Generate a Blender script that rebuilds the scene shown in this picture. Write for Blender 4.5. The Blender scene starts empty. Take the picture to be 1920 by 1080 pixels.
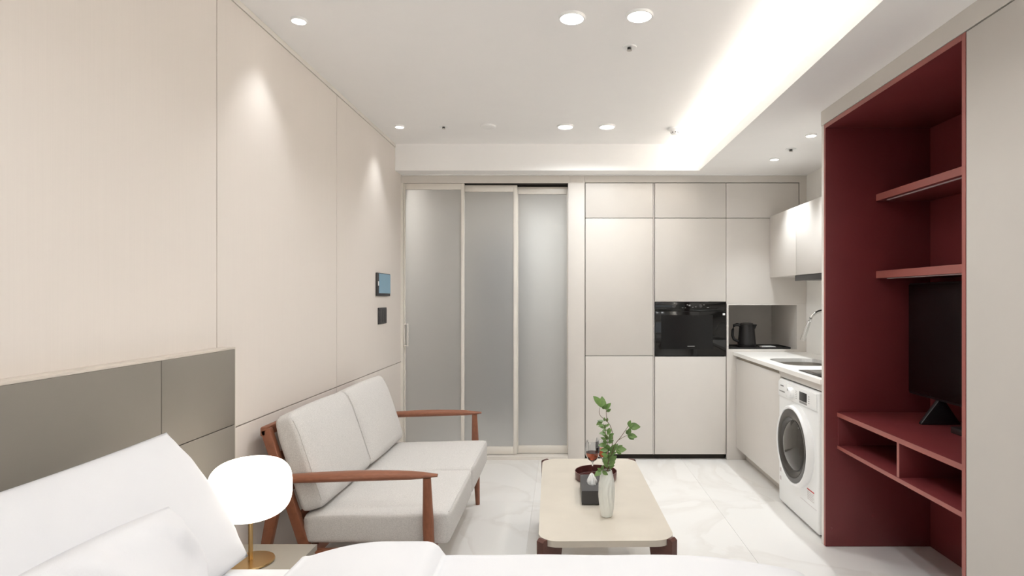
import bpy, bmesh, math, random
from mathutils import Vector, Matrix, noise
random.seed(7)
PI = math.pi
S = bpy.context.scene
C = S.collection

# ------------------------------------------------------------------ camera, world, exposure
CAM_Z = 1.363
cam_d = bpy.data.cameras.new('camera')
cam = bpy.data.objects.new('camera', cam_d); C.objects.link(cam)
cam.location = (0, 0, CAM_Z); cam.rotation_euler = (PI/2, 0, 0)
cam_d.sensor_width = 36; cam_d.lens = 36*1100/1920
cam_d.shift_x = -(1054-960)/1920; cam_d.shift_y = (558-540)/1920
cam_d.clip_start = 0.02
S.camera = cam
S.view_settings.view_transform = 'Standard'; S.view_settings.look = 'None'
S.view_settings.gamma = 1; S.view_settings.use_curve_mapping = False
S.view_settings.exposure = -0.13
w = bpy.data.worlds.new('world'); S.world = w; w.use_nodes = True
w.node_tree.nodes['Background'].inputs[0].default_value = (0.86, 0.93, 1.0, 1)
w.node_tree.nodes['Background'].inputs[1].default_value = 1.3
try:
    S.cycles.use_denoising = True; S.cycles.adaptive_threshold = 0.02
    S.cycles.max_bounces = 8; S.cycles.diffuse_bounces = 7; S.cycles.glossy_bounces = 4
    S.cycles.transmission_bounces = 8; S.cycles.transparent_max_bounces = 8
    S.cycles.caustics_reflective = False; S.cycles.caustics_refractive = False
    S.cycles.sample_clamp_indirect = 6
except Exception: pass

P_DOWN, P_SPOT, P_KITCHEN, P_COVE, P_LAMP, P_HALL = 6.0, 12, 48, 48, 1.6, 23
WARM = (0.94, 0.98, 1.0)

# ------------------------------------------------------------------ materials
def srgb(r, g, b):
    f = lambda c: (c/255/12.92) if c/255 <= 0.04045 else ((c/255+0.055)/1.055)**2.4
    return (f(r), f(g), f(b), 1)
MATS = {}
def mat(name, col, rough=0.5, metal=0.0, var=0.04, scale=6.0, stretch=(1,1,1), bump=0.0, bscale=200.0, bstretch=(1,1,1), **kw):
    m = bpy.data.materials.new(name); m.use_nodes = True
    nt = m.node_tree; b = nt.nodes['Principled BSDF']
    b.inputs['Roughness'].default_value = rough; b.inputs['Metallic'].default_value = metal
    tc = nt.nodes.new('ShaderNodeTexCoord')
    mp = nt.nodes.new('ShaderNodeMapping'); mp.inputs['Scale'].default_value = stretch
    nt.links.new(tc.outputs['Object'], mp.inputs[0])
    n = nt.nodes.new('ShaderNodeTexNoise'); n.inputs['Scale'].default_value = scale; n.inputs['Detail'].default_value = 4
    nt.links.new(mp.outputs[0], n.inputs['Vector'])
    r = nt.nodes.new('ShaderNodeValToRGB')
    r.color_ramp.elements[0].position = 0.3; r.color_ramp.elements[1].position = 0.7
    r.color_ramp.elements[0].color = tuple(c*(1-var) for c in col[:3])+(1,)
    r.color_ramp.elements[1].color = tuple(min(1, c*(1+var)) for c in col[:3])+(1,)
    nt.links.new(n.outputs[0], r.inputs[0]); nt.links.new(r.outputs[0], b.inputs['Base Color'])
    if bump:
        mp2 = nt.nodes.new('ShaderNodeMapping'); mp2.inputs['Scale'].default_value = bstretch
        nt.links.new(tc.outputs['Object'], mp2.inputs[0])
        n2 = nt.nodes.new('ShaderNodeTexNoise'); n2.inputs['Scale'].default_value = bscale; n2.inputs['Detail'].default_value = 3
        nt.links.new(mp2.outputs[0], n2.inputs['Vector'])
        bp = nt.nodes.new('ShaderNodeBump'); bp.inputs['Strength'].default_value = bump; bp.inputs['Distance'].default_value = 0.002
        nt.links.new(n2.outputs[0], bp.inputs['Height']); nt.links.new(bp.outputs[0], b.inputs['Normal'])
    for k, v in kw.items(): b.inputs[k.replace('_', ' ')].default_value = v
    MATS[name] = m
    return m
def emit(name, col, strength):
    m = bpy.data.materials.new(name); m.use_nodes = True
    b = m.node_tree.nodes['Principled BSDF']
    b.inputs['Base Color'].default_value = col
    b.inputs['Emission Color'].default_value = col; b.inputs['Emission Strength'].default_value = strength
    m.cycles.emission_sampling = 'NONE' if strength > 3 else 'AUTO'   # the lamp's own light object carries its light
    MATS[name] = m; return m

mat('ceiling_paint', srgb(252,251,250), 0.8, var=0.01)
mat('wall_paint', srgb(242,240,236), 0.75, var=0.01)
mat('wall_panel', srgb(225,217,210), 0.55, var=0.012, scale=1.0, stretch=(60,260,2.2), bump=0.05, bscale=1.0, bstretch=(200,600,6))
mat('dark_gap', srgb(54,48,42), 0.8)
mat('cabinet_gap', srgb(116,108,98), 0.8)
mat('pale_edge', srgb(158,92,84), 0.4, var=0.04)  # paler red for the front edges of panels and shelves
mat('cabinet', srgb(215,210,204), 0.42, var=0.01)
mat('cabinet_trim', srgb(212,207,200), 0.5, var=0.01)
mat('wardrobe', srgb(204,199,193), 0.45, var=0.01)
mat('white_edge', srgb(240,234,228), 0.4, var=0.01)
mat('door_frame', srgb(228,223,215), 0.35, var=0.002)
mat('grout', srgb(232,229,224), 0.8)
mat('headboard', srgb(128,122,114), 0.42, var=0.02, scale=3)
mat('headboard_lit_edge', srgb(206,197,186), 0.35, var=0.02, scale=3)  # top and end edge catch the light; that brightness is in the colour
mat('nightstand', srgb(134,128,119), 0.42, var=0.02)
mat('linen', srgb(227,227,230), 0.85, var=0.008, bump=0.12, bscale=400)
mat('sheet', srgb(226,226,228), 0.85, var=0.008)
mat('fabric', srgb(206,203,200), 0.95, var=0.13, scale=260, stretch=(1,1,1), bump=0.5, bscale=420)
mat('wood', srgb(136,86,63), 0.38, var=0.14, scale=9, stretch=(4,40,4))
mat('dark_wood', srgb(92,58,50), 0.45, var=0.14, scale=9, stretch=(6,6,30))
mat('tabletop', srgb(207,199,186), 0.4, var=0.045, scale=5, stretch=(1,1,1))
mat('red_lacquer', srgb(114,47,49), 0.38, var=0.05, scale=3)
mat('black_gloss', srgb(22,21,20), 0.08, var=0.02)
mat('black_satin', srgb(30,28,29), 0.35, var=0.05)
mat('charcoal', srgb(62,60,60), 0.5, var=0.05)
mat('washer_bezel', srgb(58,54,50), 0.14, var=0.03)
mat('tv_screen', srgb(10,11,11), 0.25, var=0.02)
mat('white_plastic', srgb(245,245,244), 0.35, var=0.008)
mat('grey_plastic', srgb(150,148,146), 0.5)
mat('chrome', srgb(225,225,224), 0.12, metal=1, var=0.01)
mat('steel', srgb(196,192,186), 0.3, metal=1, var=0.02)
mat('brass', srgb(204,172,122), 0.28, metal=1, var=0.03)
mat('worktop', srgb(246,243,238), 0.3, var=0.01)
mat('tray_lacquer', srgb(96,52,48), 0.3, var=0.08)
mat('porcelain', srgb(236,238,232), 0.4, var=0.01)
mat('leaf', srgb(104,134,72), 0.45, var=0.35, scale=1.2)
mat('twig', srgb(98,78,56), 0.7, var=0.2, scale=60)
mat('paper', srgb(240,240,238), 0.7)
mat('sticker_red', srgb(190,60,62), 0.6)
mat('pad_screen', srgb(104,134,150), 0.3, var=0.06, Emission_Color=srgb(110,140,156), Emission_Strength=0.35)
mat('light_profile', srgb(206,196,196), 0.4)
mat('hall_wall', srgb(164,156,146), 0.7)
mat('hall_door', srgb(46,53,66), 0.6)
mat('hall_door_dark', srgb(70,72,76), 0.6)
mat('seam', srgb(168,160,150), 0.9)
emit('lamp_disc', (1.0,0.97,0.92,1), 9)
emit('spot_disc', (1.0,0.97,0.92,1), 9)
emit('lamp_glow', (1.0,0.92,0.80,1), 4.0)
MATS['lamp_glow'].cycles.emission_sampling = 'AUTO'
emit('led', (1.0,0.94,0.86,1), 6)

def marble():
    m = bpy.data.materials.new('marble'); m.use_nodes = True; nt = m.node_tree
    b = nt.nodes['Principled BSDF']; b.inputs['Roughness'].default_value = 0.32
    tc = nt.nodes.new('ShaderNodeTexCoord'); geo = nt.nodes.new('ShaderNodeNewGeometry')
    n = nt.nodes.new('ShaderNodeTexNoise'); n.inputs['Scale'].default_value = 0.95; n.inputs['Detail'].default_value = 9; n.inputs['Distortion'].default_value = 1.1
    nt.links.new(geo.outputs['Position'], n.inputs['Vector'])
    r = nt.nodes.new('ShaderNodeValToRGB'); e = r.color_ramp.elements
    base = srgb(235,233,230); vein = srgb(228,225,221)
    e[0].position = 0.0; e[0].color = base; e[1].position = 1; e[1].color = base
    for p, c in ((0.44, base), (0.5, vein), (0.515, base)):
        q = e.new(p); q.color = c
    nt.links.new(n.outputs[0], r.inputs[0]); nt.links.new(r.outputs[0], b.inputs['Base Color'])
    MATS['marble'] = m
marble()
def glassy(name, col, rough, ior=1.45, trans=1.0):
    m = bpy.data.materials.new(name); m.use_nodes = True
    b = m.node_tree.nodes['Principled BSDF']
    b.inputs['Base Color'].default_value = col; b.inputs['Roughness'].default_value = rough
    b.inputs['IOR'].default_value = ior; b.inputs['Transmission Weight'].default_value = trans
    MATS[name] = m
glassy('frosted', srgb(240,239,236), 0.5, 1.3, 0.68)
glassy('clear_glass', (1,1,1,1), 0.0, 1.35)
glassy('wine', srgb(222,120,84), 0.02, 1.33)
def window_glass():
    m = bpy.data.materials.new('window_glass'); m.use_nodes = True; nt = m.node_tree
    out = nt.nodes['Material Output']
    t = nt.nodes.new('ShaderNodeBsdfTransparent'); g = nt.nodes.new('ShaderNodeBsdfGlossy'); g.inputs['Roughness'].default_value = 0.02
    mx = nt.nodes.new('ShaderNodeMixShader'); mx.inputs[0].default_value = 0.06
    nt.links.new(t.outputs[0], mx.inputs[1]); nt.links.new(g.outputs[0], mx.inputs[2]); nt.links.new(mx.outputs[0], out.inputs[0])
    MATS['window_glass'] = m
window_glass()
def door_glass_dark():
    glassy('washer_glass', srgb(104,99,92), 0.05, 1.35, 0.5)
door_glass_dark()

# ------------------------------------------------------------------ helpers
def box(bm, x0, x1, y0, y1, z0, z1, bev=0.0, seg=2):
    t = bmesh.new()
    bmesh.ops.create_cube(t, size=1)
    for v in t.verts:
        v.co = Vector(((x0+x1)/2+v.co.x*(x1-x0), (y0+y1)/2+v.co.y*(y1-y0), (z0+z1)/2+v.co.z*(z1-z0)))
    if bev:
        bev = min(bev, 0.49*min(abs(x1-x0), abs(y1-y0), abs(z1-z0)))
        bmesh.ops.bevel(t, geom=t.edges[:], offset=bev, segments=seg, profile=0.5, affect='EDGES')
    merge(bm, t)
    return bm
def merge(bm, t, M=None):
    if M is not None: bmesh.ops.transform(t, matrix=M, verts=t.verts)
    me = bpy.data.meshes.new('tmp'); t.to_mesh(me); t.free(); bm.from_mesh(me); bpy.data.meshes.remove(me)
def B(x0, x1, y0, y1, z0, z1, bev=0.0, seg=2):
    return box(bmesh.new(), x0, x1, y0, y1, z0, z1, bev, seg)
def lathe(bm, prof, n=32, cx=0, cy=0, cz=0, rib=None, axis='Z', closed=False):
    """prof: list of (r, h). rib(theta, h)->radius factor"""
    rings = []
    for r, h in prof:
        if r < 1e-6:
            rings.append([(0, 0, h)]); continue
        ring = []
        for k in range(n):
            a = 2*PI*k/n; f = rib(a, h) if rib else 1
            ring.append((r*f*math.cos(a), r*f*math.sin(a), h))
        rings.append(ring)
    def tr(p):
        x, y, z = p
        if axis == 'Z': q = (x, y, z)
        elif axis == '-X': q = (-z, x, y)
        elif axis == '-Y': q = (y, -z, x)
        return bm.verts.new((q[0]+cx, q[1]+cy, q[2]+cz))
    vs = [[tr(p) for p in ring] for ring in rings]
    for a, b in zip(vs, vs[1:]):
        if len(a) == 1 and len(b) == 1: continue
        for k in range(max(len(a), len(b))):
            k2 = (k+1) % max(len(a), len(b))
            if len(a) == 1: f = (a[0], b[k], b[k2])
            elif len(b) == 1: f = (a[k], a[k2], b[0])
            else: f = (a[k], a[k2], b[k2], b[k])
            bm.faces.new(f)
    bmesh.ops.recalc_face_normals(bm, faces=bm.faces[:])
    return bm
def tube(bm, pts, rads, n=12, flat=None):
    """swept tube; flat = (width factor, height factor) in the frame (side, up)"""
    pts = [Vector(p) for p in pts]
    if not hasattr(rads, '__len__'): rads = [rads]*len(pts)
    rings = []
    for i, p in enumerate(pts):
        d = (pts[min(i+1, len(pts)-1)]-pts[max(i-1, 0)]).normalized()
        up = Vector((0, 0, 1)) if abs(d.z) < 0.9 else Vector((1, 0, 0))
        s = d.cross(up).normalized(); u = s.cross(d).normalized()
        fw, fh = flat if flat else (1, 1)
        rings.append([bm.verts.new(p+s*(rads[i]*fw*math.cos(2*PI*k/n))+u*(rads[i]*fh*math.sin(2*PI*k/n))) for k in range(n)])
    for a, b in zip(rings, rings[1:]):
        for k in range(n): bm.faces.new((a[k], a[(k+1) % n], b[(k+1) % n], b[k]))
    bm.faces.new(rings[0][::-1]); bm.faces.new(rings[-1])
    bmesh.ops.recalc_face_normals(bm, faces=bm.faces[:])
    return bm
def prism(bm, poly, ax, a0, a1, bev=0.0):
    """poly of 2-D points extruded along axis ax ('X','Y','Z') from a0 to a1"""
    t = bmesh.new()
    def P(u, v, a):
        return {'X': (a, u, v), 'Y': (u, a, v), 'Z': (u, v, a)}[ax]
    A = [t.verts.new(P(u, v, a0)) for u, v in poly]; Bv = [t.verts.new(P(u, v, a1)) for u, v in poly]
    t.faces.new(A); t.faces.new(Bv[::-1])
    for k in range(len(poly)):
        t.faces.new((A[k], Bv[k], Bv[(k+1) % len(poly)], A[(k+1) % len(poly)]))
    bmesh.ops.recalc_face_normals(t, faces=t.faces[:])
    if bev: bmesh.ops.bevel(t, geom=t.edges[:], offset=bev, segments=2, profile=0.5, affect='EDGES')
    merge(bm, t)
    return bm
def rrect(x0, x1, y0, y1, r, n=6):
    out = []
    for cx, cy, a in ((x1-r, y1-r, 0), (x0+r, y1-r, PI/2), (x0+r, y0+r, PI), (x1-r, y0+r, 1.5*PI)):
        for k in range(n+1):
            t = a+PI/2*k/n; out.append((cx+r*math.cos(t), cy+r*math.sin(t)))
    return out
def rounded(hx, hy, hz, r, puff=(0, 0, 0), n=14, wrinkle=0.0, seed=0):
    """rounded, puffed cushion block centred on the origin"""
    t = bmesh.new(); bmesh.ops.create_cube(t, size=2)
    bmesh.ops.subdivide_edges(t, edges=t.edges[:], cuts=n, use_grid_fill=True)
    h = Vector((hx, hy, hz))
    for v in t.verts:
        u = v.co.copy()
        p = Vector((u[i]*h[i] for i in range(3)))
        q = Vector((max(-(h[i]-r), min(h[i]-r, p[i])) for i in range(3)))
        # spread grid points so that the rounding gets vertices
        d = p-q
        if d.length > 1e-9: p = q+d.normalized()*r
        g = [1-u[i]*u[i] for i in range(3)]
        for i in range(3):
            j, k = (i+1) % 3, (i+2) % 3
            p[i] += puff[i]*u[i]*max(0, g[j])*max(0, g[k])
        if wrinkle:
            p += Vector((0, 0, 1))*wrinkle*noise.noise(Vector((p.x*5+seed, p.y*5, p.z*5)))
        v.co = p
    return t
def set_mesh(o_or_bm, name):
    me = bpy.data.meshes.new(name); o_or_bm.to_mesh(me); o_or_bm.free(); return me
def smooth(me, ang=40):
    for p in me.polygons: p.use_smooth = True
    try: me.set_sharp_from_angle(angle=math.radians(ang))
    except Exception: pass
def obj(name, bm, m, parent=None, sm=True, local=False, ang=40):
    """one mesh object; coordinates are world unless local; child coordinates are taken relative to the parent's location"""
    bmesh.ops.recalc_face_normals(bm, faces=bm.faces[:])
    off = Vector((0, 0, 0))
    o = None
    if parent is not None:
        if not local:
            p = parent
            while p is not None: off += p.location; p = p.parent
    else:
        xs = [v.co for v in bm.verts]
        mn = Vector([min(v[i] for v in xs) for i in range(3)]); mx = Vector([max(v[i] for v in xs) for i in range(3)])
        off = Vector(((mn.x+mx.x)/2, (mn.y+mx.y)/2, mn.z))
    bmesh.ops.translate(bm, verts=bm.verts, vec=-off)
    me = set_mesh(bm, name)
    if sm: smooth(me, ang)
    o = bpy.data.objects.new(name, me); C.objects.link(o)
    me.materials.append(MATS[m])
    if parent is not None: o.parent = parent
    else: o.location = off
    return o
def tag(o, label, cat, group=None, kind=None):
    o['label'] = label; o['category'] = cat
    if group: o['group'] = group
    if kind: o['kind'] = kind
    return o
def thing(name, label, cat, loc, rz=0, group=None, kind=None):
    o = bpy.data.objects.new(name, None); C.objects.link(o)
    o.empty_display_size = 0.1
    o.location = loc; o.rotation_euler = (0, 0, rz)
    return tag(o, label, cat, group, kind)
def struct(name, bm, m, label, cat, sm=False):
    return tag(obj(name, bm, m, sm=sm), label, cat, kind='structure')
def light(name, kind, loc, power, parent=None, col=WARM, rot=(0, 0, 0), **kw):
    l = bpy.data.lights.new(name, kind); l.energy = power; l.color = col
    for k, v in kw.items(): setattr(l, k, v)
    o = bpy.data.objects.new(name, l); C.objects.link(o)
    o.rotation_euler = rot
    if parent is not None:
        o.parent = parent; o.location = Vector(loc)-parent.location
    else: o.location = loc
    return o

# ------------------------------------------------------------------ the room
XL, XR, YB, YF = -1.354, 2.054, 4.93, -1.6      # left wall face, right wall face, back plane, wall behind the camera
HC, HS = 2.608, 2.394                            # ceiling, lowered soffit
XN = 1.442                                       # face of the right-hand cabinet run

# floor: a bed of grout and porcelain tiles with hairline joints
fl = struct('floor', B(-1.6, 2.3, YF-0.2, 6.9, -0.08, -0.004), 'grout', 'pale marble-look porcelain floor of the studio', 'floor')
tile_me = {}
JX, JY, TP = -0.193, 0.33, 1.2
xs = [-1.4, JX, JX+TP, 2.25]
ys = [YF-0.1, JY-TP, JY, JY+TP, JY+2*TP, JY+3*TP, JY+4*TP, 6.8]
ys = sorted(set(ys))
for i in range(3):
    for j in range(len(ys)-1):
        x0, x1, y0, y1 = xs[i]+0.0008, xs[i+1]-0.0008, ys[j]+0.0008, ys[j+1]-0.0008
        if y1-y0 < 0.1: continue
        obj('floor_tile', B(x0, x1, y0, y1, -0.01, 0, 0.0006, 1), 'marble', fl, sm=False)

# left wall: substrate and large wall panels with fine joints
wl = struct('wall_left', B(XL-0.25, XL-0.022, YF-0.2, 6.7, 0, HC+0.1), 'dark_gap', 'beige panelled wall behind headboard and sofa', 'wall')
seams = [YF, -0.149, 1.076, 2.301, 3.526, YB+0.02]
for a, b in zip(seams, seams[1:]):
    g = 0.0025
    obj('wall_panel', B(XL-0.02, XL, a+g, b-g, 0.825+0.0026, HC-0.028, 0.0008, 1), 'wall_panel', wl, sm=False)
    obj('wall_panel', B(XL-0.02, XL, a+g, b-g, 0.002, 0.825-0.0026, 0.0008, 1), 'wall_panel', wl, sm=False)
obj('top_trim', B(XL-0.02, XL+0.004, YF, YB+0.02, HC-0.026, HC-0.001), 'door_frame', wl, sm=False)

# ceiling with bulkhead, soffit and light cove
XC0, XC1 = 1.113, 1.34
ce = struct('ceiling', B(-1.6, 2.3, YF-0.2, 6.9, HC, HC+0.12), 'ceiling_paint', 'white ceiling with lowered soffit and lit cove', 'ceiling')
obj('soffit', B(XC1, XR, YF, YB+0.01, HS, HC), 'ceiling_paint', ce, sm=False)
obj('cove_floor', B(XC0, XC1, YF, 4.76, HS, HS+0.016), 'ceiling_paint', ce, sm=False)
obj('cove_lip', B(XC0, XC0+0.016, YF, 4.76, HS+0.0161, 2.466), 'ceiling_paint', ce, sm=False)
obj('bulkhead', B(XL, XC1, 4.76, YB+0.01, HS, HC), 'ceiling_paint', ce, sm=False)
obj('bulkhead_lip', B(XL+0.01, XR, YB-0.02, YB+0.005, HS-0.006, HS+0.002), 'ceiling_paint', ce, sm=False)

# right wall (splash back), back wall, wall behind the camera with a window
struct('wall_right', B(XR, XR+0.15, YF-0.2, 5.8, 0, HC), 'wall_paint', 'plain pale wall above kitchen worktop', 'wall')
wb = struct('wall_back', B(0.06, XR+0.1, 5.66, 5.8, 0, HC), 'wall_paint', 'wall behind the tall kitchen cabinets', 'wall')
wf = thing('wall_front', 'wall with window at camera end of room', 'wall', (0, YF, 0), kind='structure')
WX0, WX1, WZ0, WZ1 = -1.0, 1.2, 0.75, 2.25
for a in ((XL-0.1, WX0, 0, HC), (WX1, XR+0.1, 0, HC), (WX0, WX1, 0, WZ0), (WX0, WX1, WZ1, HC)):
    obj('wall_section', B(a[0], a[1], YF-0.15, YF, a[2], a[3]), 'wall_paint', wf, sm=False)
wn = thing('window_1', 'wide double window behind the bed', 'window', ((WX0+WX1)/2, YF-0.08, WZ0), kind='structure')
for a in ((WX0, WX0+0.05, WZ0, WZ1), (WX1-0.05, WX1, WZ0, WZ1), (WX0+0.05, WX1-0.05, WZ0, WZ0+0.05), (WX0+0.05, WX1-0.05, WZ1-0.05, WZ1), (0.075, 0.125, WZ0+0.05, WZ1-0.05)):
    obj('window_frame', B(a[0], a[1], YF-0.11, YF-0.05, a[2], a[3], 0.003), 'door_frame', wn)
for a in ((WX0+0.05, 0.075), (0.125, WX1-0.05)):
    obj('window_pane', B(a[0], a[1], YF-0.084, YF-0.078, WZ0+0.05, WZ1-0.05), 'window_glass', wn, sm=False)

# entrance hall behind the sliding doors
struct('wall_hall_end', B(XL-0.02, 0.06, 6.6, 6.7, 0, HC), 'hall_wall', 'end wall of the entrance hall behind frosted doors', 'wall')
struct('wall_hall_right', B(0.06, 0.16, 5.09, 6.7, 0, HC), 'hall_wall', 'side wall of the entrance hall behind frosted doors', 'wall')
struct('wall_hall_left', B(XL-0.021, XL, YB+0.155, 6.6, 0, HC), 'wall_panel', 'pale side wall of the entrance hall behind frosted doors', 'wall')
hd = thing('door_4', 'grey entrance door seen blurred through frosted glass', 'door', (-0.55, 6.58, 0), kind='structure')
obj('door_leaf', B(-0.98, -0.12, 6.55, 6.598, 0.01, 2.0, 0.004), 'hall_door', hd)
obj('door_lever', B(-0.92, -0.80, 6.51, 6.55, 1.0, 1.03, 0.006), 'steel', hd)
hs = thing('pane_backing', 'unseen white cabinet added to brighten the palest frosted pane', 'cabinet', (-0.17, 6.35, 0))  # added white surface that makes the pane in front of it brighter
obj('body', B(-0.37, 0.055, 6.16, 6.54, 0.003, 2.3, 0.003), 'white_plastic', hs)
obj('cabinet_door', B(-0.368, 0.053, 6.14, 6.158, 0.06, 2.29, 0.003), 'white_plastic', hs)

# sliding doors
tr = thing('trim_1', 'pale frame around the sliding doors', 'door frame', (-0.65, YB+0.06, 0), kind='structure')
obj('header', B(XL, 0.06, YB-0.005, YB+0.15, 2.327, HS-0.007), 'cabinet_trim', tr, sm=False)
obj('gap_shade', B(XL+0.021, 0.049, 4.947, 5.078, 2.3258, 2.3268), 'dark_gap', tr, sm=False)  # dark strip painting the shade in the gap above the doors
obj('gap_shade', B(XL+0.021, 0.049, 5.048, 5.078, 2.305, 2.3256), 'dark_gap', tr, sm=False)  # second dark strip behind the doors, also painted shade
obj('jamb', B(XL, XL+0.02, YB-0.003, YB+0.15, 0.0, 2.327), 'door_frame', tr, sm=False)
obj('sill', B(XL, 0.049, YB-0.005, YB+0.15, 0.0005, 0.026), 'door_frame', tr, sm=False)
def sliding(name, label, x0, x1, y, top, ls, rs, z1):
    d = thing(name, label, 'door', ((x0+x1)/2, y+0.015, 0.027), kind='structure', group='three frosted sliding doors')
    z0 = 0.036
    zr0, zr1 = z0+0.062, z1-top
    obj('stile', B(x0, x0+ls, y, y+0.03, z0, z1, 0.002), 'door_frame', d)
    obj('stile', B(x1-rs, x1, y, y+0.03, z0, z1, 0.002), 'door_frame', d)
    obj('rail', B(x0+ls, x1-rs, y+0.002, y+0.028, zr1, z1, 0.002), 'door_frame', d)
    obj('rail', B(x0+ls, x1-rs, y+0.002, y+0.028, z0, zr0, 0.002), 'door_frame', d)
    obj('frosted_pane', B(x0+ls-0.002, x1-rs+0.002, y+0.011, y+0.017, zr0-0.002, zr1+0.002), 'frosted', d, sm=False)
    return d
d1 = sliding('door_1', 'frosted sliding door with pull handle, beside the beige wall', -1.333, -0.826, 4.945, 0.052, 0.012, 0.027, 2.326)
hb = bmesh.new()
hx0, hx1, hz0, hz1 = -1.331, -1.294, 0.955, 1.142
for a in ((hx0, hx0+0.007, hz0, hz1), (hx1-0.007, hx1, hz0, hz1)): box(hb, a[0], a[1], 4.925, 4.945, a[2], a[3], 0.001)
for a in ((hz0, hz0+0.007), (hz1-0.007, hz1)): box(hb, hx0+0.0068, hx1-0.0068, 4.925, 4.945, a[0], a[1], 0.001)
obj('pull_handle', hb, 'white_edge', d1)
sliding('door_2', 'middle frosted sliding door, the darkest grey pane', -0.842, -0.382, 4.98, 0.056, 0.012, 0.032, 2.318)
sliding('door_3', 'palest frosted sliding door beside the tall cabinets', -0.398, 0.052, 5.015, 0.062, 0.022, 0.012, 2.31)

# ------------------------------------------------------------------ tall kitchen cabinets on the back wall
G = 0.0022
def cab_door(parent, x0, x1, z0, z1, y=YB, name='cabinet_door', m='cabinet'):
    return obj(name, B(x0+G, x1-G, y, y+0.02, z0+G, z1-G, 0.0015), m, parent)
ZT, ZU, ZM = 2.327, 2.031, 0.874
t = thing('filler_panel', 'narrow tall filler panel between sliding doors and cabinets', 'panel', (0.12, YB+0.3, 0))
obj('panel', B(0.050, 0.190, YB, YB+0.15, 0.001, HS-0.007, 0.0015), 'cabinet', t)
t = thing('tall_cabinet', 'tall handleless cabinet with three doors next to the sliding doors', 'cabinet', (0.485, YB+0.3, 0), group='tall kitchen cabinets')
obj('carcass', B(0.192, 0.772, YB+0.024, YB+0.62, 0.04, ZT-0.001), 'cabinet_gap', t, sm=False)
obj('plinth', B(0.192, 0.772, YB+0.05, YB+0.07, 0.001, 0.04), 'dark_gap', t, sm=False)
cab_door(t, 0.194, 0.766, ZU, ZT); cab_door(t, 0.194, 0.766, ZM, ZU); cab_door(t, 0.194, 0.766, 0.045, ZM)
obj('grip_strip', B(0.7672, 0.7762, YB+0.006, YB+0.0235, 0.045, ZT-0.002), 'cabinet_trim', t, sm=False)
t = thing('tall_cabinet', 'tall handleless cabinet housing the black oven', 'cabinet', (1.08, YB+0.3, 0), group='tall kitchen cabinets')
OZ0, OZ1 = 0.870, 1.327
obj('carcass', B(0.776, 1.379, YB+0.024, YB+0.62, 0.04, OZ0-0.004), 'cabinet_gap', t, sm=False)
obj('carcass', B(0.776, 1.379, YB+0.024, YB+0.62, OZ1+0.004, ZT-0.001), 'cabinet_gap', t, sm=False)
obj('plinth', B(0.776, 1.379, YB+0.05, YB+0.07, 0.001, 0.04), 'dark_gap', t, sm=False)
cab_door(t, 0.778, 1.3785, ZU, ZT); cab_door(t, 0.778, 1.3785, OZ1, ZU); cab_door(t, 0.778, 1.3785, 0.045, OZ0)
# oven
ov = thing('built_in_oven', 'black glass built-in oven in the tall cabinet', 'oven', (1.08, YB+0.2, OZ0))
ox0, ox1 = 0.781, 1.3755
obj('oven_body', B(ox0+0.01, ox1-0.01, YB+0.0245, YB+0.5, OZ0+0.0005, OZ1-0.004), 'charcoal', ov)
obj('control_panel', B(ox0, ox1, YB-0.004, YB+0.024, OZ1-0.078, OZ1-0.003, 0.002), 'black_gloss', ov)
od = obj('oven_door', B(ox0, ox1, YB-0.004, YB+0.024, OZ0+0.004, OZ1-0.081, 0.002), 'black_gloss', ov)
obj('door_window', B(ox0+0.05, ox1-0.11, YB-0.0048, YB-0.0042, OZ0+0.06, OZ1-0.11), 'tv_screen', od, sm=False)
obj('display', B(0.998, 1.03, YB-0.0052, YB-0.0042, 1.283, 1.305), 'tv_screen', ov, sm=False)
for cx in (0.940, 1.163):
    kb = bmesh.new(); lathe(kb, [(0.0, 0.002), (0.012, 0.002), (0.014, 0.0), (0.0, 0.0)], 20, cx, YB-0.0042, 1.292, axis='-Y')
    obj('touch_dial', kb, 'charcoal', ov)
for k, (dx, dz, wd, ht) in enumerate(((1.047,1.299,.010,.006),(1.062,1.291,.016,.012),(0.94,1.314,.006,.004),(0.926,1.300,.004,.004),(0.955,1.300,.004,.004),(0.926,1.284,.004,.004),
        (1.005,1.275,.012,.003),(1.03,1.275,.01,.003),(1.09,1.280,.014,.003),(1.115,1.284,.014,.003),(1.185,1.300,.012,.003),(1.215,1.277,.018,.004))):
    obj('control_mark', B(dx, dx+wd, YB-0.0052, YB-0.0042, dz, dz+ht), 'grey_plastic', ov, sm=False)
obj('white_tag', B(1.348, 1.368, YB-0.0052, YB-0.0042, 1.215, 1.232), 'paper', ov, sm=False)
obj('door_mark', B(1.052, 1.112, YB-0.0056, YB-0.0049, 0.953, 0.957), 'grey_plastic', od, sm=False)
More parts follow.
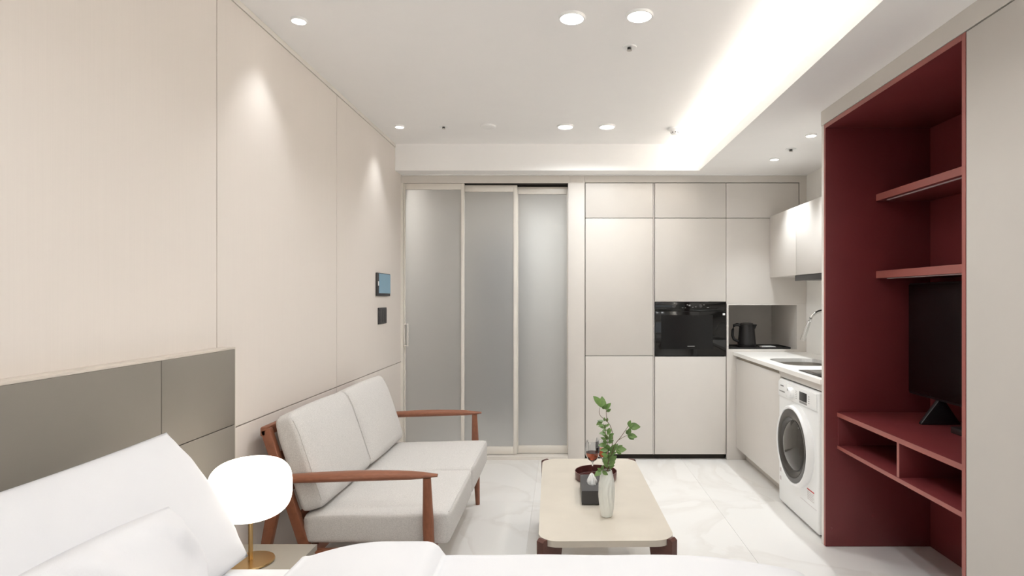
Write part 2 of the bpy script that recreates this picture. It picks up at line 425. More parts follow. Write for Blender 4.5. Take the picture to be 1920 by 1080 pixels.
# corner cabinet with the kettle niche
t = thing('corner_cabinet', 'corner cabinet with open kettle niche beside the worktop', 'cabinet', (1.70, YB+0.3, 0), group='tall kitchen cabinets')
NX0, NX1, NZ0, NZ1 = 1.399, 1.973, 0.928, 1.300
obj('carcass', B(1.385, 2.045, YB+0.024, YB+0.62, NZ1+0.014, ZT-0.001), 'cabinet_gap', t, sm=False)
cab_door(t, 1.3775, 1.990, ZU, ZT)
obj('front_panel', B(1.3795, 2.052, YB+0.001, YB+0.021, NZ1+0.012, ZU-0.002, 0.001), 'cabinet', t)
obj('niche_top', B(NX0-0.016, 2.052, YB+0.002, YB+0.62, NZ1, NZ1+0.0115), 'cabinet', t, sm=False)
obj('niche_side', B(NX0-0.016, NX0, YB+0.002, YB+0.62, NZ0, NZ1-0.0002), 'cabinet', t, sm=False)
obj('niche_side', B(NX1, 2.052, YB+0.002, YB+0.62, NZ0, NZ1-0.0002), 'cabinet', t, sm=False)
obj('niche_back', B(NX0, NX1, YB+0.6, YB+0.62, NZ0, NZ1-0.0002), 'cabinet', t, sm=False)
obj('niche_floor', B(NX0-0.016, 2.052, YB+0.002, YB+0.62, NZ0-0.02, NZ0-0.0002), 'cabinet', t, sm=False)
obj('lower_panel', B(1.383, 2.052, YB+0.002, YB+0.022, 0.001, NZ0-0.0202), 'cabinet', t, sm=False)
t = thing('trim_2', 'pale frame around the tall cabinets', 'trim', (1.2, YB+0.02, ZT), kind='structure')
obj('header', B(0.192, XR, YB, YB+0.03, ZT+0.003, HS-0.007), 'cabinet_trim', t, sm=False)
obj('side_strip', B(1.994, XR, YB, YB+0.03, ZU, ZT+0.0028), 'cabinet_trim', t, sm=False)

# ------------------------------------------------------------------ kitchen run along the right wall
KX, KY0 = 1.46, 3.262                 # door face; end of run at the red cabinet
WZ = 0.906
WY1, WY0 = 3.925, 3.305               # washer bay
t = thing('sink_cabinet', 'handleless base cabinet under the sink', 'cabinet', (1.75, 4.42, 0))
obj('carcass', B(KX+0.022, XR-0.003, WY1+0.02, YB-0.001, 0.107, 0.70), 'cabinet', t, sm=False)
obj('cabinet_door', B(KX, KX+0.02, WY1+0.004, YB-0.003, 0.107, 0.852, 0.0015), 'cabinet', t)
obj('grip_channel', B(KX+0.012, KX+0.0215, WY1+0.02, YB-0.003, 0.853, 0.879), 'seam', t, sm=False)
obj('end_panel', B(KX, XR-0.003, WY1+0.001, WY1+0.0195, 0.852, 0.879), 'cabinet', t, sm=False)
obj('plinth', B(1.545, 1.56, WY1+0.001, YB-0.001, 0.001, 0.107), 'cabinet_trim', t, sm=False)
obj('side_panel', B(1.545, XR-0.003, WY1+0.001, WY1+0.0195, 0.107, 0.85), 'cabinet', t, sm=False)
t = thing('washer_fascia', 'narrow panel strip above the washing machine', 'panel', (1.5, 3.6, 0.836))
obj('panel', B(KX, KX+0.02, KY0+0.002, WY1, 0.836, 0.879, 0.001), 'cabinet', t)
# worktop with cut-outs (frame of slabs joined as one top)
SX0, SX1, SY0, SY1 = 1.53, 1.90, 3.93, 4.42
wt = bmesh.new()
t0 = bmesh.new()
poly = [(1.437, KY0+0.001), (XR-0.001, KY0+0.001), (XR-0.001, YB-0.001), (1.437, YB-0.001)]
hole = rrect(SX0, SX1, SY0, SY1, 0.12, 8)
for z, flip in ((WZ, False), (WZ-0.027, True)):
    ov_ = [t0.verts.new((x, y, z)) for x, y in poly]; hv = [t0.verts.new((x, y, z)) for x, y in hole]
    es = [t0.edges.new((ov_[k], ov_[(k+1) % 4])) for k in range(4)]+[t0.edges.new((hv[k], hv[(k+1) % len(hv)])) for k in range(len(hv))]
    bmesh.ops.triangle_fill(t0, edges=es, use_beauty=True)
    if z == WZ: up = (ov_, hv)
    else:
        for A_, B_ in ((up[0], ov_), (up[1], hv)):
            for k in range(len(A_)):
                t0.faces.new((A_[k], A_[(k+1) % len(A_)], B_[(k+1) % len(A_)], B_[k]))
merge(wt, t0)
tag(obj('kitchen_worktop', wt, 'worktop', sm=False), 'white stone worktop over sink cabinet and washing machine', 'worktop')
sk = thing('kitchen_sink', 'undermounted stainless steel sink in white worktop', 'sink', ((SX0+SX1)/2, (SY0+SY1)/2, 0.72))
sb = bmesh.new()
rings = []
for ins, z, r in ((-0.012, WZ-0.028, 0.13), (0.0005, WZ-0.028, 0.12), (0.004, WZ-0.10, 0.115), (0.02, WZ-0.17, 0.10), (0.06, WZ-0.183, 0.06)):
    rings.append([sb.verts.new((x, y, z)) for x, y in rrect(SX0+ins, SX1-ins, SY0+ins, SY1-ins, r, 8)])
for a, b in zip(rings, rings[1:]):
    for k in range(len(a)): sb.faces.new((a[k], a[(k+1) % len(a)], b[(k+1) % len(a)], b[k]))
sb.faces.new(rings[-1])
bowl = obj('sink_bowl', sb, 'steel', sk)
db = bmesh.new(); lathe(db, [(0, .004), (.03, .004), (.04, .0), (0, 0)], 24, 1.715, 4.175, WZ-0.183); obj('drain', db, 'chrome', bowl)
# tap
tp = thing('kitchen_tap', 'chrome gooseneck tap at the sink', 'tap', (1.965, 4.18, WZ))
b = bmesh.new(); lathe(b, [(0, 0.0005), (.028, 0.0005), (.028, .012), (.02, .05), (.019, .09), (0, .09)], 24, 1.965, 4.18, WZ); obj('tap_body', b, 'chrome', tp)
arc = [(1.965, 4.18, WZ+0.088), (1.965, 4.18, WZ+0.24)]
cxx, czz, rr = 1.86, WZ+0.255, 0.105
for k in range(1, 13):
    a = PI*0.90*k/12; arc.append((cxx+rr*math.cos(a), 4.18, czz+rr*1.02*math.sin(a)))
b = bmesh.new(); tube(b, arc, 0.0115, 14); obj('spout', b, 'chrome', tp)
ex, ez = arc[-1][0], arc[-1][2]
b = bmesh.new(); tube(b, [(ex, 4.18, ez), (ex-0.018, 4.18, ez-0.05), (ex-0.048, 4.18, ez-0.135)], [.0125, .015, .0165], 16); obj('spray_head', b, 'chrome', tp)
b = bmesh.new(); tube(b, [(1.965, 4.20, WZ+0.06), (1.965, 4.28, WZ+0.075)], [.008, .006], 10); obj('lever', b, 'chrome', tp)
# hob
hb_ = thing('induction_hob', 'black glass induction hob set on worktop', 'hob', (1.73, 3.49, WZ))
obj('glass_top', B(1.478, 1.985, 3.30, 3.668, WZ+0.0002, WZ+0.006, 0.0015), 'black_gloss', hb_)
for cy in (3.40, 3.58):
    b = bmesh.new(); lathe(b, [(.068, 0), (.07, 0), (.07, .0006), (.068, .0006), (.068, 0)], 40, 1.72, cy, WZ+0.0061); obj('heating_ring', b, 'grey_plastic', hb_)
# wall cabinet and hood
t = thing('wall_cabinet', 'pale handleless wall cabinet hung over the worktop', 'cabinet', (1.9, 4.1, 1.53))
obj('body', B(1.765, XR, KY0+0.001, YB-0.001, 1.532, 2.041), 'cabinet', t, sm=False)
for a, b_ in ((KY0+0.001, 3.82), (3.823, 4.376), (4.379, YB-0.001)):
    obj('cabinet_door', B(1.745, 1.764, a, b_-0.0005, 1.53, 2.043, 0.0012), 'cabinet', t)
rh = thing('range_hood', 'slim dark range hood under the wall cabinet', 'range hood', (1.9, 3.95, 1.49))
obj('hood_body', B(1.76, 2.03, 3.45, 4.41, 1.492, 1.531, 0.003), 'charcoal', rh)
obj('hood_front', B(1.75, 1.7595, 3.45, 4.41, 1.488, 1.529, 0.002), 'black_satin', rh)
# washing machine
WX = 1.447
wm = thing('washing_machine', 'white front-loading washing machine under the worktop', 'washing machine', (1.72, 3.62, 0))
bb = bmesh.new(); box(bb, WX, XR-0.03, WY0+0.005, WY1-0.005, 0.018, 0.826, 0.014, 3); obj('body', bb, 'white_plastic', wm)
for fx, fy in ((WX+0.05, WY0+0.05), (WX+0.05, WY1-0.04), (XR-0.1, WY0+0.05), (XR-0.1, WY1-0.04)):
    b = bmesh.new(); lathe(b, [(0, .0005), (.02, .0005), (.02, .012), (.012, .02), (0, .02)], 16, fx, fy, 0); obj('foot', b, 'charcoal', wm)
DC = (3.612, 0.452)
b = bmesh.new(); lathe(b, [(.205, 0.0), (.247, 0.0), (.251, .012), (.246, .032), (.236, .042), (.226, .041), (.214, .02), (.205, 0.0)], 64, WX+0.001, DC[0], DC[1], axis='-X')
dr = obj('door_ring', b, 'white_plastic', wm)
b = bmesh.new(); lathe(b, [(.218, .027), (.2225, .038), (.20, .040), (.165, .030), (.15, .022)], 64, WX+0.001, DC[0], DC[1], axis='-X'); obj('dark_bezel', b, 'washer_bezel', dr)
b = bmesh.new(); lathe(b, [(.152, .024), (.145, .034), (.1, .052), (.05, .059), (0, .061)], 48, WX+0.001, DC[0], DC[1], axis='-X'); obj('door_glass', b, 'washer_glass', dr)
b = bmesh.new(); lathe(b, [(.19, 0.002), (.19, 0.004), (0.0, .004)], 48, WX+0.001, DC[0], DC[1], axis='-X'); obj('drum_back', b, 'charcoal', wm)
obj('control_panel', B(WX-0.006, WX+0.002, WY0+0.02, WY1-0.02, 0.715, 0.815, 0.003), 'white_plastic', wm)
obj('detergent_drawer', B(WX-0.0105, WX-0.005, 3.765, WY1-0.028, 0.722, 0.808, 0.003), 'white_plastic', wm)
obj('drawer_grip', B(WX-0.0125, WX-0.0102, 3.785, 3.875, 0.748, 0.756, 0.001), 'grey_plastic', wm)
for k in range(4): obj('name_mark', B(WX-0.012, WX-0.0104, 3.848-0.014*k, 3.857-0.014*k, 0.786, 0.792), 'charcoal', wm, sm=False)
b = bmesh.new(); lathe(b, [(0, .03), (.026, .029), (.031, .024), (.033, .0), (0, 0)], 36, WX-0.0062, 3.675, 0.768, axis='-X'); kn = obj('program_dial', b, 'white_plastic', wm)
obj('dial_mark', B(WX-0.0375, WX-0.0355, 3.673, 3.677, 0.778, 0.794), 'grey_plastic', kn, sm=False)
obj('display', B(WX-0.008, WX-0.0058, 3.455, 3.562, 0.742, 0.795, 0.001), 'black_satin', wm)
obj('button_strip', B(WX-0.0075, WX-0.0058, 3.455, 3.562, 0.726, 0.739, 0.001), 'grey_plastic', wm)
for k in range(5): obj('program_mark', B(WX-0.0072, WX-0.0058, 3.600, 3.625, 0.742+0.011*k, 0.744+0.011*k), 'grey_plastic', wm, sm=False)
for k in range(4): obj('side_mark', B(WX-0.0072, WX-0.0058, 3.42, 3.432, 0.742+0.013*k, 0.746+0.013*k), 'grey_plastic', wm, sm=False)
st = obj('warning_sticker', B(WX-0.0012, WX-0.0002, 3.365, 3.462, 0.175, 0.242), 'paper', wm, sm=False)
obj('red_band', B(WX-0.002, WX-0.0013, 3.365, 3.462, 0.235, 0.242), 'sticker_red', st, sm=False)
for k in range(5): obj('sticker_line', B(WX-0.002, WX-0.0013, 3.37+0.008*(k % 2), 3.457, 0.182+0.010*k, 0.185+0.010*k), 'light_profile', st, sm=False)
for k in range(4): obj('care_mark', B(WX-0.0015, WX-0.0002, 3.872, 3.898, 0.16+0.055*k, 0.185+0.055*k), 'light_profile', wm, sm=False)
obj('kick_seam', B(WX-0.001, WX+0.0002, WY0+0.03, 3.56, 0.150, 0.152), 'light_profile', wm, sm=False)

# kettle, tray and card in the niche
tr_ = thing('serving_tray', 'black flat tray in the kettle niche', 'tray', (1.66, 5.12, NZ0))
b = bmesh.new(); prism(b, rrect(1.415, 1.945, 4.97, 5.27, 0.025, 4), 'Z', NZ0+0.0005, NZ0+0.005, 0); obj('tray_base', b, 'black_satin', tr_)
b = bmesh.new()
ro, ri = rrect(1.415, 1.945, 4.97, 5.27, 0.025, 4), rrect(1.421, 1.939, 4.976, 5.264, 0.02, 4)
A1 = [b.verts.new((x, y, NZ0+0.0052)) for x, y in ro]; A2 = [b.verts.new((x, y, NZ0+0.014)) for x, y in ro]
A3 = [b.verts.new((x, y, NZ0+0.014)) for x, y in ri]; A4 = [b.verts.new((x, y, NZ0+0.0052)) for x, y in ri]
for P_, Q_ in ((A1, A2), (A2, A3), (A3, A4), (A4, A1)):
    for k in range(len(P_)): b.faces.new((P_[k], P_[(k+1) % len(P_)], Q_[(k+1) % len(P_)], Q_[k]))
obj('tray_rim', b, 'black_satin', tr_)
kx, ky, kz = 1.605, 5.10, NZ0+0.0055
kt = thing('electric_kettle', 'black electric kettle standing on the tray', 'kettle', (kx, ky, kz))
b = bmesh.new(); lathe(b, [(0, 0), (.078, 0), (.08, .004), (.08, .018), (.074, .022), (0, .022)], 36, kx, ky, kz); obj('power_base', b, 'black_satin', kt)
b = bmesh.new(); lathe(b, [(0, .0225), (.076, .0225), (.077, .03), (.070, .10), (.064, .175), (.061, .196), (.056, .199), (0, .199)], 40, kx, ky, kz); obj('jug', b, 'black_satin', kt)
b = bmesh.new(); lathe(b, [(0, .1992), (.054, .1992), (.052, .207), (.03, .212), (0, .213)], 32, kx, ky, kz); obj('lid', b, 'charcoal', kt)
b = bmesh.new(); tube(b, [(kx-.058, ky, kz+.19), (kx-.085, ky, kz+.196), (kx-.112, ky, kz+.188), (kx-.122, ky, kz+.15), (kx-.124, ky, kz+.10), (kx-.112, ky, kz+.068), (kx-.088, ky, kz+.055), (kx-.070, ky, kz+.05)], [.014, .014, .013, .012, .012, .012, .012, .012], 10); obj('handle', b, 'black_satin', kt)
b = bmesh.new(); prism(b, [(kx+.05, kz+.198), (kx+.085, kz+.196), (kx+.066, kz+.155), (kx+.05, kz+.15)], 'Y', ky-.02, ky+.02, .004); obj('pour_lip', b, 'black_satin', kt)
b = bmesh.new(); prism(b, [(1.715, 5.02), (1.835, 5.03), (1.85, 5.20), (1.73, 5.19)], 'Z', kz+0.0005, kz+0.006); tag(obj('instruction_card', b, 'light_profile', sm=False), 'grey booklet lying on the black tray', 'booklet')
b = bmesh.new(); prism(b, [(1.74, 5.01), (1.83, 5.03), (1.82, 5.12), (1.73, 5.10)], 'Z', kz+0.0065, kz+0.011); tag(obj('folded_leaflet', b, 'paper', sm=False), 'small white leaflet lying on the grey booklet', 'leaflet')

# ------------------------------------------------------------------ red niche cabinet, wardrobe and filler on the right
RY0, RY1 = 2.095, 3.211
NT = 2.314
rc = thing('media_cabinet', 'tall open dark red cabinet with shelves around the television', 'cabinet', (1.75, 2.65, 0))
obj('side_panel', B(XN-0.001, XR-0.001, RY1+0.020, KY0-0.004, 0.001, NT, 0.001), 'white_edge', rc)
obj('red_side', B(XN, 2.035, RY1, RY1+0.0195, 0.001, NT-0.0005, 0.001), 'red_lacquer', rc)
obj('red_side', B(XN, 2.035, RY0, RY0+0.02, 0.001, NT-0.0005, 0.001), 'red_lacquer', rc)
obj('red_top', B(XN, 2.035, RY0+0.0202, RY1-0.0002, NT-0.024, NT-0.0005, 0.001), 'red_lacquer', rc)
obj('red_back', B(2.015, 2.035, RY0+0.0202, RY1-0.0002, 0.001, NT-0.0242), 'red_lacquer', rc, sm=False)
y0, y1 = RY0+0.0203, RY1-0.0003
for z0, z1 in ((1.890, 1.928), (1.468, 1.508)):
    sh = obj('shelf', B(1.719, 2.0148, y0, y1, z0, z1, 0.0015), 'red_lacquer', rc)
    obj('light_profile', B(1.745, 1.757, y0+0.02, y1-0.06, z0-0.004, z0-0.0002), 'light_profile', sh, sm=False)
obj('console_top', B(1.506, 2.0148, y0, y1, 0.711, 0.736, 0.0015), 'red_lacquer', rc)
obj('console_bottom', B(1.506, 2.0148, y0, y1, 0.535, 0.556, 0.0015), 'red_lacquer', rc)
obj('console_divider', B(1.510, 2.0148, 2.626, 2.646, 0.5562, 0.7108, 0.001), 'red_lacquer', rc)
obj('console_end', B(1.508, 2.0148, y1-0.012, y1, 0.5562, 0.7108, 0.001), 'red_lacquer', rc)
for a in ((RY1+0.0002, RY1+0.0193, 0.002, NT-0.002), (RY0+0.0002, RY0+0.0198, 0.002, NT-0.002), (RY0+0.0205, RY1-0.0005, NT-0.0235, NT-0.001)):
    obj('pale_edge', B(XN-0.0012, XN-0.0001, *a), 'pale_edge', rc, sm=False)
for z0, z1 in ((0.712, 0.735), (0.536, 0.555)): obj('pale_edge', B(1.5048, 1.5059, y0, y1, z0, z1), 'pale_edge', rc, sm=False)
for z0, z1 in ((1.891, 1.927), (1.469, 1.507)): obj('pale_edge', B(1.7178, 1.7189, y0, y1, z0, z1), 'pale_edge', rc, sm=False)
obj('pale_edge', B(1.5088, 1.5099, 2.6265, 2.6455, 0.5565, 0.7105), 'pale_edge', rc, sm=False)
for px, pz in ((1.4625, 0.83), (1.463, 1.62), (1.463, 0.10), (1.463, 2.22)):
    b = bmesh.new(); lathe(b, [(0, .0015), (.005, .0012), (.006, 0), (0, 0)], 14, px+0.01, RY1-0.0001, pz, axis='-Y'); obj('screw_cap', b, 'red_lacquer', rc)
tv = thing('television', 'black flat television standing on the red console', 'television', (1.86, 2.65, 0.736))
obj('screen', B(1.842, 1.848, 2.185, 3.119, 0.868, 1.432, 0.001), 'tv_screen', tv)
obj('housing', B(1.8482, 1.895, 2.177, 3.127, 0.855, 1.440, 0.005), 'black_satin', tv)
for cy in (2.40, 2.90):
    b = bmesh.new(); prism(b, [(1.77, .7365), (1.96, .7365), (1.96, .744), (1.885, .856), (1.855, .856), (1.77, .744)], 'Y', cy-0.012, cy+0.012, 0.002); obj('stand_foot', b, 'black_satin', tv)
obj('set_top_box', B(1.80, 1.93, 2.52, 2.72, 0.7365, 0.766, 0.003), 'black_satin') ; tag(bpy.data.objects['set_top_box'], 'small black set-top box under the television', 'set-top box')
# upper filler along the whole run
t = thing('trim_3', 'pale filler strip above red cabinet and wardrobe', 'trim', (XN+0.02, 1.0, NT), kind='structure')
obj('filler_strip', B(XN-0.004, XN+0.016, YF, KY0-0.004, NT+0.0005, HS-0.0005), 'cabinet_trim', t, sm=False)
obj('filler_top', B(XN+0.017, XR, YF, KY0-0.004, NT+0.0005, HS-0.0005), 'cabinet_trim', t, sm=False)
wd = thing('wardrobe', 'pale grey full-height wardrobe beside the red cabinet', 'wardrobe', (1.75, 0.3, 0))
obj('carcass', B(XN+0.02, XR-0.001, YF+0.002, RY0-0.004, 0.001, NT-0.004), 'cabinet', wd, sm=False)
ysd = [YF+0.002, -0.66, 0.26, 1.18, RY0-0.004]
for a, b_ in zip(ysd, ysd[1:]):
    obj('wardrobe_door', B(XN-0.003, XN+0.0185, a+0.0015, b_-0.0015, 0.03, NT-0.005, 0.0015), 'wardrobe', wd)

# ------------------------------------------------------------------ left wall fittings
wp = thing('wall_pad', 'blue-grey screened intercom pad on beige wall', 'intercom', (XL, 4.41, 1.375))
obj('housing', B(XL+0.0005, XL+0.016, 4.255, 4.569, 1.375, 1.545, 0.003), 'charcoal', wp)
obj('screen', B(XL+0.0162, XL+0.018, 4.285, 4.566, 1.395, 1.54), 'pad_screen', wp, sm=False)
obj('white_buttons', B(XL+0.0162, XL+0.0185, 4.262, 4.278, 1.45, 1.482), 'paper', wp, sm=False)
sw = thing('light_switch', 'dark square light switch below the intercom pad', 'switch', (XL, 4.40, 1.166))
obj('switch_plate', B(XL+0.0005, XL+0.009, 4.305, 4.50, 1.166, 1.288, 0.003), 'charcoal', sw)
for k in range(3): obj('rocker', B(XL+0.0092, XL+0.0115, 4.315+0.061*k, 4.37+0.061*k, 1.178, 1.276, 0.001), 'charcoal', sw)

# ------------------------------------------------------------------ ceiling fittings
def downlight(x, y, z, r, label, group, big=True):
    t = thing('downlight', label, 'ceiling light', (x, y, z-0.012), group=group)
    b = bmesh.new(); lathe(b, [(r, .0), (r*1.12, .0), (r*1.16, .006), (r*1.16, .0115), (r*1.0, .0115), (r, .0)], 36, x, y, z-0.012); obj('trim_ring', b, 'white_plastic', t)
    b = bmesh.new(); lathe(b, [(0, .003), (r*0.99, .003), (r*0.99, .0112), (0, .0112)], 36, x, y, z-0.012); obj('diffuser', b, 'lamp_disc' if big else 'spot_disc', t)
    return t
def big(x, y, label, dim=1.0):
    t = downlight(x, y, HC, 0.052, label, 'paired round downlights')
    light('downlight_glow', 'AREA', (x, y, HC-0.016), P_DOWN*dim, t, shape='DISK', size=0.1, spread=math.radians(150))
def spot(x, y, z, label, group, power, size=84):
    t = downlight(x, y, z, 0.030, label, group, False)
    light('spot_beam', 'SPOT', (x, y, z-0.02), power, t, spot_size=math.radians(size), spot_blend=0.8, shadow_soft_size=0.025)
big(0.043, 2.60, 'large round ceiling downlight of front pair, nearer the panelled wall')
big(0.340, 2.58, 'large round ceiling downlight of front pair, nearer the cove')
big(0.023, 4.253, 'round downlight of pair above doors, nearer the smoke alarm')
big(0.325, 4.253, 'round downlight of pair above doors, nearer the cove')
for x, l in ((0.035, 'panelled wall'), (0.34, 'wardrobe')):  # unseen pairs added to brighten the bed end, at the row's spacing
    big(x, 0.94, 'added unseen downlight above the bed, nearer the '+l, 0.55)
    big(x, -0.72, 'added unseen downlight by the window, nearer the '+l, 0.55)
spot(-1.178, 2.624, HC, 'small ceiling spotlight washing the wall above the headboard end', 'wall-washing spotlights', P_SPOT)
spot(-1.179, 4.253, HC, 'small ceiling spotlight washing the wall above the intercom', 'wall-washing spotlights', P_SPOT)
spot(-1.179, 0.97, HC, 'small ceiling spotlight over the bed head', 'wall-washing spotlights', P_SPOT)
spot(1.573, 3.706, HS, 'small soffit spotlight closer to the red cabinet', 'kitchen soffit spotlights', P_KITCHEN, 92)
spot(1.572, 4.345, HS, 'small soffit spotlight closer to the tall cabinets', 'kitchen soffit spotlights', P_KITCHEN, 92)
def sprinkler(x, y, z, label):
    t = thing('sprinkler', label, 'sprinkler', (x, y, z-0.03), group='ceiling sprinklers')
    b = bmesh.new(); lathe(b, [(.012, .026), (.034, .026), (.036, .0295), (0, .0295)], 28, x, y, z-0.03); obj('cover_ring', b, 'white_plastic', t)
    b = bmesh.new(); lathe(b, [(0, 0.016), (.010, .016), (.010, .0255), (0, .0255)], 16, x, y, z-0.03); obj('nozzle', b, 'charcoal', t)
    b = bmesh.new(); lathe(b, [(0, 0.011), (.013, 0.012), (.013, .013), (0, .0158)], 16, x, y, z-0.03); obj('deflector', b, 'steel', t)
sprinkler(0.334, 2.914, HC, 'sprinkler head behind the front pair of downlights')
sprinkler(-0.861, 4.266, HC, 'sprinkler head between wall spotlight and smoke alarm')
sprinkler(1.585, 4.065, HS, 'sprinkler head between the two soffit spotlights')
t = thing('smoke_alarm', 'flat round white alarm on the ceiling', 'smoke alarm', (-0.537, 4.253, HC-0.014))
b = bmesh.new(); lathe(b, [(0, 0), (.04, 0.001), (.054, .005), (.058, .0135), (0, .0135)], 36, -0.537, 4.253, HC-0.014); obj('alarm_body', b, 'white_plastic', t)
b = bmesh.new(); lathe(b, [(0.03, -.0008), (.044, -.0002), (.044, .001), (.03, .0005), (.03, -.0008)], 36, -0.537, 4.253, HC-0.014); obj('vent_ring', b, 'white_plastic', t)
t = thing('fire_detector', 'domed fire detector on the ceiling beside the cove', 'fire detector', (0.829, 4.32, HC-0.045))
b = bmesh.new(); lathe(b, [(0, .03), (.045, .03), (.052, .034), (.052, .0445), (0, .0445)], 36, 0.829, 4.32, HC-0.045); obj('detector_base', b, 'white_plastic', t)
b = bmesh.new(); lathe(b, [(0, 0), (.02, .001), (.026, .008), (.028, .02), (.032, .0298), (0, .0298)], 28, 0.829, 4.32, HC-0.045); obj('detector_head', b, 'white_plastic', t)
for k in range(8):
    a = 2*PI*k/8; b = bmesh.new(); cx, cy = 0.829+.0262*math.cos(a), 4.32+.0262*math.sin(a)
    box(b, cx-.0035, cx+.0035, cy-.0035, cy+.0035, HC-.035, HC-.029); obj('vent_slot', b, 'charcoal', t, sm=False)
# cove light: LED strip lying in the cove, shining up
t = thing('cove_light', 'warm light strip hidden in the ceiling cove', 'light strip', (1.22, 1.6, HS+0.0165))
obj('led_strip', B(1.20, 1.24, YF+0.05, 4.70, HS+0.0165, HS+0.024), 'led', t, sm=False)
light('cove_glow', 'AREA', (1.22, (YF+4.72)/2, HS+0.03), P_COVE*(4.7-YF)/6.3, t, rot=(PI, 0, 0), shape='RECTANGLE', size=0.06, size_y=4.70-YF, col=(1.0, 0.955, 0.87))
# added hall lamp, itself unseen, brightening the space behind the frosted panes
t = thing('hall_fill', 'added unseen light brightening the entrance hall', 'ceiling light', (-0.7, 5.3, HC-0.03))
b = bmesh.new(); lathe(b, [(0, 0), (.09, 0), (.1, .01), (.1, .0295), (0, .0295)], 32, -0.7, 5.3, HC-0.03); obj('diffuser', b, 'lamp_disc', t)
light('hall_glow', 'AREA', (-0.7, 5.3, HC-0.034), P_HALL, t, shape='DISK', size=0.18)

# ------------------------------------------------------------------ headboard, nightstand, lamp
HX = -1.30
hb2 = thing('headboard', 'long low taupe headboard wall panel behind the pillows', 'headboard', (-1.33, 1.1, 0))
obj('core', B(XL+0.0005, HX-0.016, 0.0, 2.330, 0.001, 1.155), 'dark_gap', hb2, sm=False)
obj('headboard_panel', B(HX-0.0155, HX, 0.0, 1.9025, 0.001, 1.158, 0.001), 'headboard', hb2)
obj('headboard_panel', B(HX-0.0155, HX, 1.9055, 2.331, 0.8615, 1.158, 0.001), 'headboard', hb2)
obj('headboard_panel', B(HX-0.0155, HX, 1.9055, 2.331, 0.001, 0.8585, 0.001), 'headboard', hb2)
obj('cap', B(XL+0.0005, HX, 0.0, 2.335, 1.1585, 1.167, 0.001), 'headboard_lit_edge', hb2)
obj('end_cap', B(XL+0.0005, HX+0.0002, 2.3312, 2.335, 0.001, 1.158), 'headboard_lit_edge', hb2, sm=False)
NSZ = 0.46
ns = thing('nightstand', 'low taupe nightstand under the lamp', 'nightstand', (-1.1, 1.98, 0))
obj('body', B(HX+0.003, -0.905, 1.80, 2.14, 0.06, NSZ-0.022, 0.002), 'nightstand', ns)
obj('top_board', B(HX+0.003, -0.897, 1.795, 2.15, NSZ-0.0215, NSZ, 0.0015), 'nightstand', ns)
obj('drawer_front', B(-0.9045, -0.899, 1.803, 2.137, 0.25, NSZ-0.026, 0.0015), 'nightstand', ns)
obj('plinth', B(HX+0.01, -0.93, 1.82, 2.12, 0.001, 0.0595), 'dark_gap', ns, sm=False)
lx, ly = -1.062, 2.0
tl = thing('table_lamp', 'glowing white pebble-shaped table lamp on brass stem', 'lamp', (lx, ly, NSZ))
b = bmesh.new(); lathe(b, [(0, .0005), (.074, .0005), (.076, .004), (.074, .0085), (0, .0095)], 40, lx, ly, NSZ); obj('base', b, 'brass', tl)
b = bmesh.new(); tube(b, [(lx, ly, NSZ+.0096), (lx, ly, NSZ+.147)], .0075, 16); obj('stem', b, 'brass', tl)
b = bmesh.new(); lathe(b, [(0, .144), (.034, .144), (.036, .151), (0, .151)], 30, lx, ly, NSZ); obj('collar', b, 'brass', tl)
prof = []
for k in range(0, 33):
    a = -PI/2+PI*k/32; e = 0.66
    ca, sa = math.cos(a), math.sin(a)
    prof.append((0.130*abs(ca)**e if abs(ca) > 1e-6 else 0, NSZ+0.252+0.1*math.copysign(abs(sa)**e, sa)))
b = bmesh.new(); lathe(b, prof, 48, lx, ly, 0); obj('lamp_shade', b, 'lamp_glow', tl)

# ------------------------------------------------------------------ bed
BY0, BY1, BX1 = 0.24, 1.765, 0.74
bed = thing('bed', 'bed with white sheet against the taupe headboard', 'bed', (-0.28, 1.0, 0))
obj('bed_base', B(HX+0.003, BX1-0.03, BY0+0.03, BY1-0.03, 0.06, 0.30, 0.01), 'headboard', bed)
for fx in (-1.2, 0.6):
    for fy in (BY0+0.1, BY1-0.1): obj('leg', B(fx-.03, fx+.03, fy-.03, fy+.03, 0.0005, 0.0598), 'dark_wood', bed)
mt = rounded((BX1-0.09-HX-0.01)/2, (BY1-BY0)/2, 0.135, 0.06, (0, 0, 0.0), 16)
bmesh.ops.translate(mt, verts=mt.verts, vec=((BX1-0.09+HX+0.006)/2, (BY0+BY1)/2, 0.436)); obj('mattress', mt, 'sheet', bed)

